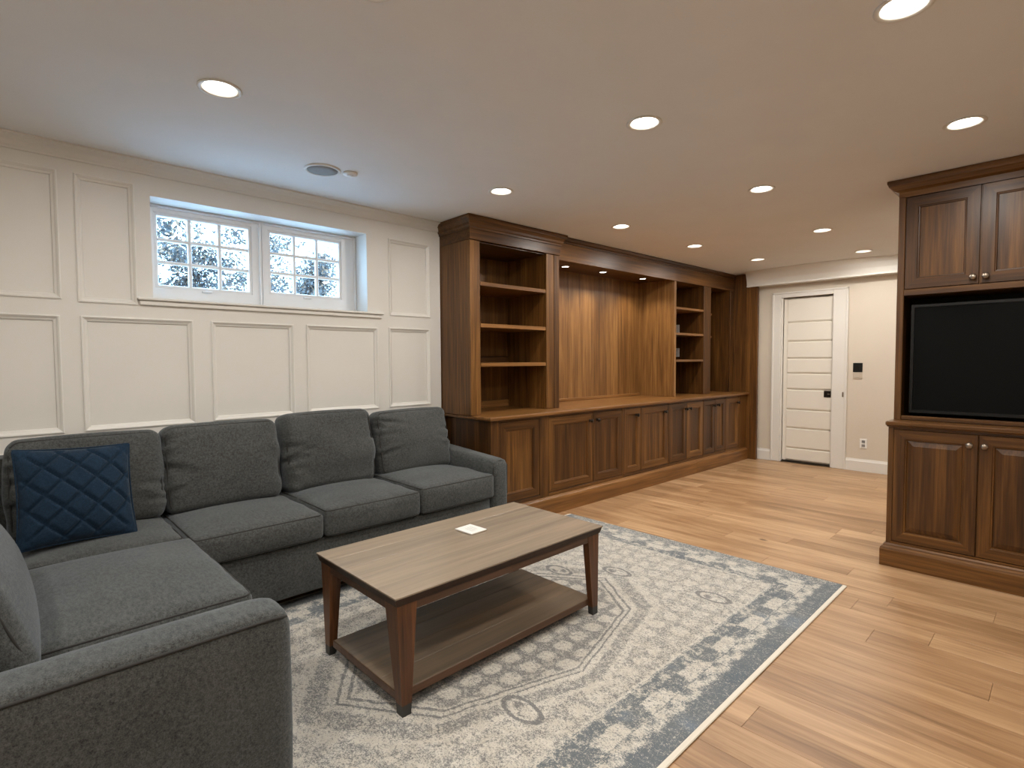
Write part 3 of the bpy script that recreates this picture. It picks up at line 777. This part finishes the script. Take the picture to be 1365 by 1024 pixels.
# television
t = thing('television', 'black flat television set in the opening of the walnut cabinet', 'television', (4.36, -.0, .97))
ty0, ty1, tz0, tz1 = -.52, .745, .985, 1.690
PT = lambda a, b, d: (4.325+d, a, b)
g = G(); g.rings(PT, [(ty0, ty1, tz0, tz1, .05), (ty0, ty1, tz0, tz1, .002), (ty0+.002, ty1-.002, tz0+.002, tz1-.002, 0), (ty0+.018, ty1-.018, tz0+.020, tz1-.018, 0), (ty0+.019, ty1-.019, tz0+.021, tz1-.019, .006)], close_last=False); g.box(4.345, 4.385, ty0+.01, ty1-.01, tz0+.01, tz1-.01, .002); obj('bezel', g, black_plastic, t)
g = G(); g.box(4.331, 4.344, ty0+.0195, ty1-.0195, tz0+.0215, tz1-.0195, 0); obj('screen', g, screen_m, t)
g = G(); g.box(4.385, 4.46, -.1, .32, 1.1, 1.5, .01); obj('rear_housing', g, black_plastic, t)
g = G(); g.box(4.46, 4.639, .05, .17, 1.2, 1.4, .005); obj('wall_mount', g, black_metal, t)

# ------------------------------------------------------------------ rug
t = tag(bpy.data.objects.new('area_rug', None), 'cream and slate blue distressed oriental rug under the coffee table', 'rug'); COL.objects.link(t)
t.location = (RX0, RY0, 0); t['_o'] = (RX0, RY0, 0)
g = G(); g.box(RX0+.004, RX1-.004, RY0+.020, RY1-.02, .0015, .010, .003); rg = obj('pile', g, rug_mat(), t)
bind = plain('cream_binding', (.68, .63, .54), .9)
for y_ in (RY0, RY1-.024):
    g = G(); g.box(RX0, RX1, y_, y_+.024, .001, .0085, .003); obj('binding', g, bind, t)
g = G(); g.box(RX1-.005, RX1, RY0+.024, RY1-.024, .001, .008, .002); obj('end_binding', g, bind, t)

# ------------------------------------------------------------------ coffee table
TX0, TX1, TY0, TY1, TZ = 1.020, 2.272, 1.690, 2.366, .470
t = thing('coffee_table', 'rectangular wooden coffee table with tapered legs and low shelf on the rug', 'table', ((TX0+TX1)/2, (TY0+TY1)/2, .010))
nbd = 5; bw = (TY1-TY0)/nbd
for k in range(nbd):
    g = G(); g.box(TX0, TX1, TY0+bw*k+.0002, TY0+bw*(k+1)-.0002, .463, TZ, .0008); obj('top_board', g, top_wood, t)
g = G()
def tap(z0, z1, i0, i1, mi=0):
    a = [(TX0+i0, TY0+i0, z0), (TX1-i0, TY0+i0, z0), (TX1-i0, TY1-i0, z0), (TX0+i0, TY1-i0, z0)]
    b = [(TX0+i1, TY0+i1, z1), (TX1-i1, TY0+i1, z1), (TX1-i1, TY1-i1, z1), (TX0+i1, TY1-i1, z1)]
    for i in range(4): g.quadpts([a[i], a[(i+1) % 4], b[(i+1) % 4], b[i]], mi)
    return a, b
a, _ = tap(.432, .4628, .011, .003); g.quadpts(a); _, b = tap(.432, .4628, .011, .003); g.quadpts(b)
obj('edge_moulding', g, apron_wood, t)
g = G(); q = .018
for bx in ((TX0+q, TX1-q, TY0+q, TY0+q+.02), (TX0+q, TX1-q, TY1-q-.02, TY1-q), (TX0+q, TX0+q+.02, TY0+q+.0201, TY1-q-.0201), (TX1-q-.02, TX1-q, TY0+q+.0201, TY1-q-.0201)):
    g.box(*bx, .398, .4318, .001)
obj('apron', g, apron_wood, t)
def leg(cx, cy, sx, sy, fx, fy):
    """outer top corner (cx,cy), outer foot corner (fx,fy), inward signs sx, sy; L section tapering down"""
    def poly(z, ox, oy, w, th):
        pts = [(0, 0), (w, 0), (w, th), (th, th), (th, w), (0, w)]
        return [(ox+sx*a, oy+sy*b, z) for a, b in pts]
    zt, zb, zc = .4316, .0105, .052
    lv = []
    for z in (zt, zt-.03, zc, zb):
        k = (zt-z)/(zt-zb); ox = cx+(fx-cx)*k; oy = cy+(fy-cy)*k; w = .088-.050*k; th = min(.030, w*.98)
        lv.append(poly(z, ox, oy, w, th))
    g = G(); g.quadpts(lv[0])
    for p0, p1 in zip(lv[:2], lv[1:3]):
        for i in range(6): g.quadpts([p0[i], p0[(i+1) % 6], p1[(i+1) % 6], p1[i]])
    g.quadpts(lv[2])
    l = obj('leg', g, leg_wood, t)
    g = G(); g.quadpts(lv[2])
    for i in range(6): g.quadpts([lv[2][i], lv[2][(i+1) % 6], lv[3][(i+1) % 6], lv[3][i]])
    g.quadpts(lv[3]); obj('foot_cap', g, black_foot, l)
q = .016
leg(TX0+q, TY0+q, 1, 1, 1.046, 1.694); leg(TX1-q, TY0+q, -1, 1, 2.238, 1.698)
leg(TX0+q, TY1-q, 1, -1, 1.040, 2.330); leg(TX1-q, TY1-q, -1, -1, 2.238, 2.334)
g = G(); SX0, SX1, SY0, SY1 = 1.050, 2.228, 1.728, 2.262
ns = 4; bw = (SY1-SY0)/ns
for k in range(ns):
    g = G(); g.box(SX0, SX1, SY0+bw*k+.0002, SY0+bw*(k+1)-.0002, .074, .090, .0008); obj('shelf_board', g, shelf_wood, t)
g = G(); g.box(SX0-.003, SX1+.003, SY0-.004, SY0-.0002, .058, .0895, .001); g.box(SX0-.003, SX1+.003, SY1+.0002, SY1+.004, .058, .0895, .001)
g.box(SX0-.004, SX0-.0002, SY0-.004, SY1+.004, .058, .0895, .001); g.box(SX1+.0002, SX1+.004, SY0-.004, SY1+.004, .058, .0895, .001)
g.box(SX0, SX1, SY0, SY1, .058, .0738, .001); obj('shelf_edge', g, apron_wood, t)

# coaster
ccx, ccy = 1.725, 2.115
t = thing('coaster', 'square white coaster with faint grey lettering on the coffee table', 'coaster', (ccx, ccy, TZ+.0003)); t.rotation_euler = (0, 0, math.radians(3))
g = G(); g.box(ccx-.052, ccx+.052, ccy-.062, ccy+.062, TZ+.0003, TZ+.004, .001); obj('base', g, stone_e, t)
g = G(); g.box(ccx-.053, ccx+.053, ccy-.063, ccy+.063, TZ+.0042, TZ+.010, .0015); obj('tile', g, stone_w, t)
g = G()
rr = random.Random(4)
for line in range(3):
    xx = -.030+.004*line; yy = .018-.018*line
    pts = []
    for s_ in range(26):
        pts.append((ccx+yy*1.0+math.sin(s_*1.35)*.0055+rr.uniform(-.001, .001), ccy-(xx+s_*.0024), TZ+.0101))
    g.tube(pts, .0006, 4)
obj('lettering', g, mark_ink, t)

# ------------------------------------------------------------------ sectional sofa
def roundbox(cx, cy, cz, a, b, c, r, crown_=0.0, n=18, nz=6, wr=0.0, seed=0, dome=(1, 1), pin=0.0):
    """boxy cushion : half sizes a,b,c, edge radius r, crowned top and bottom, wrinkle amount wr"""
    bm = bmesh.new(); pts = {}; rg_ = random.Random(int(seed*100))
    grooves = []
    for q_ in range(7):
        s0 = rg_.choice((-1, -1, 1)); grooves.append((s0, rg_.uniform(-.6, .75), (0 if s0 < 0 else PI)+rg_.uniform(-.45, .45), rg_.uniform(.10, .30), rg_.uniform(.012, .024)))
    def grid(m): return [-1+2*i/m for i in range(m+1)]
    def warp(t): return math.copysign(1-(1-abs(t))**1.35, t)
    V = {}
    def vert(p_):
        k = (round(p_[0], 5), round(p_[1], 5), round(p_[2], 5))
        if k not in V: V[k] = bm.verts.new(k)
        return V[k]
    gx, gy, gz = grid(n), grid(n), grid(nz)
    for s_ in (-1, 1):
        for U, Wg, mk in ((gx, gy, lambda u, w: (u, w, s_)), (gx, gz, lambda u, w: (u, s_, w)), (gy, gz, lambda u, w: (s_, u, w))):
            for i in range(len(U)-1):
                for j in range(len(Wg)-1):
                    bm.faces.new([vert(mk(U[i], Wg[j])), vert(mk(U[i+1], Wg[j])), vert(mk(U[i+1], Wg[j+1])), vert(mk(U[i], Wg[j+1]))])
    for v in bm.verts:
        x, y, z = (warp(q) for q in v.co)
        P = Vector((x*a, y*b, z*c)); I = Vector((max(-(a-r), min(a-r, P.x)), max(-(b-r), min(b-r, P.y)), max(-(c-r), min(c-r, P.z))))
        d = P-I
        if d.length > 1e-9: P = I + d.normalized()*r
        f = max(0, 1-abs(x)**2.4)*max(0, 1-abs(y)**2.4)
        P.z += crown_*f*z
        fs = max(0, 1-abs(z)**2)
        P.x += .010*fs*math.copysign(1, x)*(abs(x) > .98)*max(0, 1-y*y); P.y += .010*fs*math.copysign(1, y)*(abs(y) > .98)*max(0, 1-x*x)
        if wr:
            q = Vector((P.x*2.2+seed, P.y*7, P.z*3)); e = max(abs(x), 0)**2
            P.z += wr*(noise.noise(q)*(.35+.9*e) + .5*noise.noise(Vector((P.x*5+seed, P.y*16+P.x*9, seed)))*e)*(1 if z > 0 else .3)
            P.x += wr*.6*noise.noise(Vector((P.y*9+seed, P.z*4, 3)))*abs(x)**3
        if wr > .01 and z > 0:
            for (gx0, gy0, ga, gl, gd) in grooves:      # pulled creases running in from the side seams
                dx_, dy_ = P.x-gx0*a, P.y-gy0*b
                al_ = dx_*math.cos(ga)+dy_*math.sin(ga); ac = -dx_*math.sin(ga)+dy_*math.cos(ga)+.25*al_*al_
                if -.03 < al_ < gl: P.z -= gd*math.exp(-(ac/.013)**2)*(1-max(0, al_)/gl) - gd*.6*math.exp(-((ac-.026)/.016)**2)*(1-max(0, al_)/gl)
        v.co = P
    bmesh.ops.recalc_face_normals(bm, faces=bm.faces)
    vs = [tuple(v.co) for v in bm.verts]; bm.verts.index_update(); fs_ = [tuple(v.index for v in f.verts) for f in bm.faces]; bm.free()
    return vs, fs_
def loop(a, b, r, n=6):
    pts = []
    for sx, sy, t0 in ((1, 1, 0), (-1, 1, PI/2), (-1, -1, PI), (1, -1, 1.5*PI)):
        for k in range(n+1):
            t = t0+PI/2*k/n; pts.append((sx*(a-r)+r*math.cos(t), sy*(b-r)+r*math.sin(t)))
    out = []
    for p0, p1 in zip(pts, pts[1:]+pts[:1]):
        out.append(p0); dd = math.hypot(p1[0]-p0[0], p1[1]-p0[1]); m_ = int(dd/.05)
        for k in range(1, m_): out.append((p0[0]+(p1[0]-p0[0])*k/m_, p0[1]+(p1[1]-p0[1])*k/m_))
    return out
sofa = thing('sectional_sofa', 'charcoal grey L-shaped sectional sofa with loose back cushions below the window', 'sofa', (1.1, 3.2, .01))
def cushion(nm, M, a, b, c, r, crown_, wr=0, seed=0, both=True, n=18, taper=None, label=None):
    vs, fs_ = roundbox(0, 0, 0, a, b, c, r, crown_, n, 6, wr, seed)
    if taper: vs = [taper(Vector(v)) for v in vs]
    o = finish(nm, [M @ Vector(v) for v in vs], fs_, sofa_f, sofa, True)
    if label: o['label'] = label
    g = G()
    for s_ in ((1, -1) if both else (1,)):
        pts = [Vector((x, y, s_*(c-r*.36))) for x, y in loop(a-r*.30, b-r*.30, r*.9)]
        pts = [Vector((p_.x+(.010*.0), p_.y, p_.z)) for p_ in pts]
        if wr:
            for p_ in pts:
                p_.z += s_*0+(.35*wr*noise.noise(Vector((p_.x*2.2+seed, p_.y*7, p_.z*3))))
        if taper: pts = [taper(p_) for p_ in pts]
        g.tube([M @ p_ for p_ in pts], .0042, 6, True)
    obj('piping', g, sofa_pipe, o, True)
    return o
# bases
def softbox(nm, x0, x1, y0, y1, z0, z1, r, n=10, mat=None, post=None, par=None):
    vs, fs_ = roundbox(0, 0, 0, (x1-x0)/2, (y1-y0)/2, (z1-z0)/2, r, 0, n, 8)
    c = Vector(((x0+x1)/2, (y0+y1)/2, (z0+z1)/2)); vs = [Vector(v)+c for v in vs]
    if post: vs = [post(v) for v in vs]
    return finish(nm, vs, fs_, mat or sofa_f, par or sofa, True)
softbox('base', -.30, 2.52, 2.865, 3.67, .075, .365, .015)
softbox('base', -.30, .585, 1.775, 2.864, .075, .365, .015)
softbox('back_frame', -.28, 2.527, 3.50, 3.70, .076, .885, .03, 14)
softbox('back_frame', -.48, -.29, 1.575, 3.70, .076, .885, .03, 14)
# seat cushions along the window wall : X spans
zt0 = [.505, .508, .522, .535]
for k, (x0, x1, yf) in enumerate([(.02, .622, 2.925), (.630, 1.268, 2.822), (1.276, 1.902, 2.822), (1.910, 2.528, 2.822)]):
    zb = .366; zt = zt0[k]; yb = 3.50
    M = Matrix.Translation(((x0+x1)/2, (yf+yb)/2, (zb+zt)/2))
    cushion('seat_cushion', M, (x1-x0)/2, (yb-yf)/2, (zt-zb)/2, .026, .030, .006, k*3.1)
# return seat cushion
M = Matrix.Translation((.33, 2.476, .436))
cushion('seat_cushion', M, .315, .440, .070, .026, .045, .006, 11.3)
M = Matrix.Translation((.322, 1.903, .430))
cushion('seat_cushion', M, .300, .125, .064, .026, .012, .004, 13.3)
# back cushions
def back(xc, w, yb, zb, hgt, th, lean, seed, yaw_=0.0, wr=.018):
    # local: x width, y height (up), z thickness (front = +z)
    R_ = Matrix.Rotation(yaw_, 4, 'Z') @ Matrix.Rotation(PI/2+lean*-1, 4, 'X')
    M = Matrix.Translation((xc, yb, zb+hgt/2)) @ R_
    def tp(v):
        k = v.y/(hgt/2)                      # plump belly, thinner top
        v = Vector(v); v.z *= 1.0-.18*max(0, k); v.x *= 1-.02*abs(k)
        return v
    return cushion('back_cushion', M, w/2, hgt/2, th/2, .05, .035, wr, seed, True, 42, tp)
back(.315, .625, 3.445, .50, .475, .20, .16, 1.7)
back(.935, .615, 3.452, .50, .485, .20, .16, 5.2)
back(1.580, .615, 3.455, .505, .500, .20, .17, 9.1, wr=.024)
back(2.235, .620, 3.462, .510, .465, .20, .17, 14.6)
back(-.088, .90, 2.27, .475, .44, .17, .35, 21.0, yaw_=PI/2, wr=.009)
# arms
def arm_right(v):
    k = max(0, (v.z-.30)/.33); v = Vector(v)
    v.z += max(0, (v.y-2.85)/.7)*.045*k
    if v.y < 2.88: v.z -= (2.88-v.y)**2*3.0*k
    return v
ar = softbox('arm', 2.528, 2.672, 2.83, 3.66, .076, .628, .045, 16, post=arm_right)
g = G(); pts = []
for k in range(13):
    t_ = k/12; pts.append((2.538+.124*t_, 2.838+.006, .372 if 0 else .600+.022*math.sin(PI*t_)))
pts = [(2.535, 2.850, .37)]+[(2.535, 2.850, .37+.2*i/6) for i in range(1, 7)]+[(2.545, 2.852, .598), (2.565, 2.853, .613), (2.60, 2.853, .619), (2.635, 2.853, .613), (2.655, 2.852, .598)]+[(2.668, 2.850, .58-.21*i/6) for i in range(0, 7)]
g.tube(pts, .0042, 6); obj('piping', g, sofa_pipe, ar, True)
def arm_left(v):
    v = Vector(v)
    k = max(0, (v.z-.45)/.18)
    v.z += k*(-.008-.030*max(0, (v.y-1.66)/.11)**2 + .008*max(0, 1-((v.y-1.66)/.1)**2))
    if v.x > .5: v.z -= ((v.x-.5)/.1)**2*.012*k
    return v
al = softbox('arm', -.34, .600, 1.563, 1.772, .076, .628, .036, 24, post=arm_left)
g = G()
pts = [(-.34+.88*i/18, 1.5665, .604) for i in range(19)]+[(.570, 1.570, .600), (.588, 1.582, .592), (.593, 1.61, .590)]
g.tube(pts, .0042, 6); obj('piping', g, sofa_pipe, al, True)
for x, y in ((-.2, 3.55), (2.6, 3.55), (2.6, 2.92), (.52, 1.65), (-.2, 1.65), (.9, 2.95)):
    g = G(); g.lathe((x, y, .0102), (0, 0, 1), [(.022, 0), (.028, .064), (.028, .0655)], 14); obj('foot', g, black_foot, sofa, True)

# throw pillow
def pillow():
    n = 56; s_ = .225; vs = []; fs_ = []
    def P(i, j, side):
        u, v = -1+2*i/n, -1+2*j/n
        e = max(abs(u), abs(v)); f = max(0, (1-abs(u)**2.2)*(1-abs(v)**2.2))
        th = .075*f**.55
        edge = 1-.07*(1-min(abs(u), abs(v))**2)*(e**4)
        q = 3.5
        a_ = abs(((u+v)*q/2) % 1-.5)*2; b_ = abs(((u-v)*q/2) % 1-.5)*2
        seam = min(1, min(1-a_, 1-b_)/.22) if side > 0 else 1
        th -= .020*(1-seam)*min(1, f*4)
        th += .006*noise.noise(Vector((u*2, v*2, 5)))
        return Vector((u*s_*edge*.965, v*s_*edge*.985, side*max(th, .002)))
    for side in (1, -1):
        base = len(vs)
        for i in range(n+1):
            for j in range(n+1): vs.append(P(i, j, side))
        for i in range(n):
            for j in range(n):
                a0 = base+i*(n+1)+j; fs_.append((a0, a0+n+1, a0+n+2, a0+1))
    return vs, fs_
vs, fs_ = pillow()
t = thing('throw_pillow', 'navy blue quilted throw pillow with a diamond pattern in the sofa corner', 'pillow', (.25, 3.20, .52))
Mp = Matrix.Translation((.244, 3.145, .742)) @ Matrix.Rotation(math.radians(9), 4, 'Z') @ Matrix.Rotation(math.radians(90-19), 4, 'X') @ Matrix.Rotation(math.radians(-3), 4, 'Z')
finish('cover', [Mp @ v for v in vs], fs_, navy_f, t, True)
g = G(); pts = [Mp @ Vector((x*(1-.05*(1-(y/.225)**2)) , y*(1-.05*(1-(x/.232)**2)), 0)) for x, y in loop(.218, .222, .008, 2)]
g.tube(pts, .0035, 6, True); obj('seam', g, navy_f, t, True)

# ------------------------------------------------------------------ outside the window
g = G(); g.box(-25, 30, WY+.36, 40, 1.50, 1.62, 0)
ground_m = plain('pale_bounce_ground', (.74, .76, .78), .9)  # unseen ground, made pale to bounce skylight up onto the ceiling
struct('ground', g, ground_m)
leaf_a = plain('grey_green_leaf', (.038, .042, .042), .6); leaf_b = plain('tan_leaf', (.12, .075, .042), .6); bark = plain('bark', (.030, .024, .020), .9)
def foliage(name, label, cat, cx, cy, z0, h_, w_, nleaf, mats, seed, trunk=.05, grp=None, low=.0, size=.05):
    rr = random.Random(seed)
    t = thing(name, label, cat, (cx, cy, z0), 0, grp)
    g = G(); top = z0+h_*.85
    g.tube([(cx, cy, z0-.05), (cx+.03, cy, z0+h_*.4), (cx-.02, cy+.02, top)], [trunk, trunk*.7, trunk*.25], 8); obj('trunk', g, bark, t, True)
    for k in range(9):
        a_ = rr.uniform(0, 2*PI); zz = z0+h_*(.15+.6*k/9); L_ = w_*.75*rr.uniform(.6, 1)
        g = G(); g.tube([(cx, cy, zz), (cx+math.cos(a_)*L_*.5, cy+math.sin(a_)*L_*.5, zz+L_*.25), (cx+math.cos(a_)*L_, cy+math.sin(a_)*L_, zz+L_*.7)], [trunk*.35, trunk*.22, trunk*.08], 5); obj('branch', g, bark, t, True)
    g = G()
    clumps = [(rr.gauss(0, .45), rr.gauss(0, .45), rr.uniform(low, 1)) for _ in range(26)]
    for _ in range(nleaf):
        c = rr.choice(clumps)
        x = cx+w_*(c[0]+rr.gauss(0, .16)); y = cy+w_*(c[1]+rr.gauss(0, .16)); z = z0+h_*(c[2]+rr.gauss(0, .06))
        if z < z0: z = z0+.02
        d1 = Vector((rr.gauss(0, 1), rr.gauss(0, 1), rr.gauss(0, 1))).normalized(); d2 = d1.cross(Vector((rr.gauss(0, 1), rr.gauss(0, 1), rr.gauss(0, 1)))).normalized()
        s_ = size*rr.uniform(.6, 1.3); p_ = Vector((x, y, z))
        g.quadpts([p_-d1*s_, p_+d2*s_*.45, p_+d1*s_, p_-d2*s_*.45], 0 if rr.random() < .75 else 1)
    o = obj('leaves', g, mats, t); o['kind'] = 'stuff'
foliage('tree', 'dark leafy tree high in the left window, upper left panes', 'tree', 1.55, 8.6, 1.62, 2.1, .50, 2600, [leaf_a, leaf_b], 3, .05, 'trees beyond the windows', .62, .040)
foliage('tree', 'thin pale tree seen through both windows, far behind the shrubs', 'tree', 4.0, 11.8, 1.62, 3.2, 1.1, 5200, [leaf_a, leaf_b], 5, .05, 'trees beyond the windows', .2, .045)
foliage('shrub', 'low grey-green shrub filling the bottom panes of the left window', 'shrub', 1.35, 5.7, 1.62, .80, .42, 4200, [leaf_a, leaf_b], 8, .02, 'shrubs beyond the windows', .3, .022)
foliage('shrub', 'low grey-green shrub in the bottom panes of the right window', 'shrub', 3.15, 7.2, 1.62, 1.20, .52, 5200, [leaf_a, leaf_b], 9, .02, 'shrubs beyond the windows', .3, .026)

for o in bpy.data.objects:
    if '_o' in o: del o['_o']
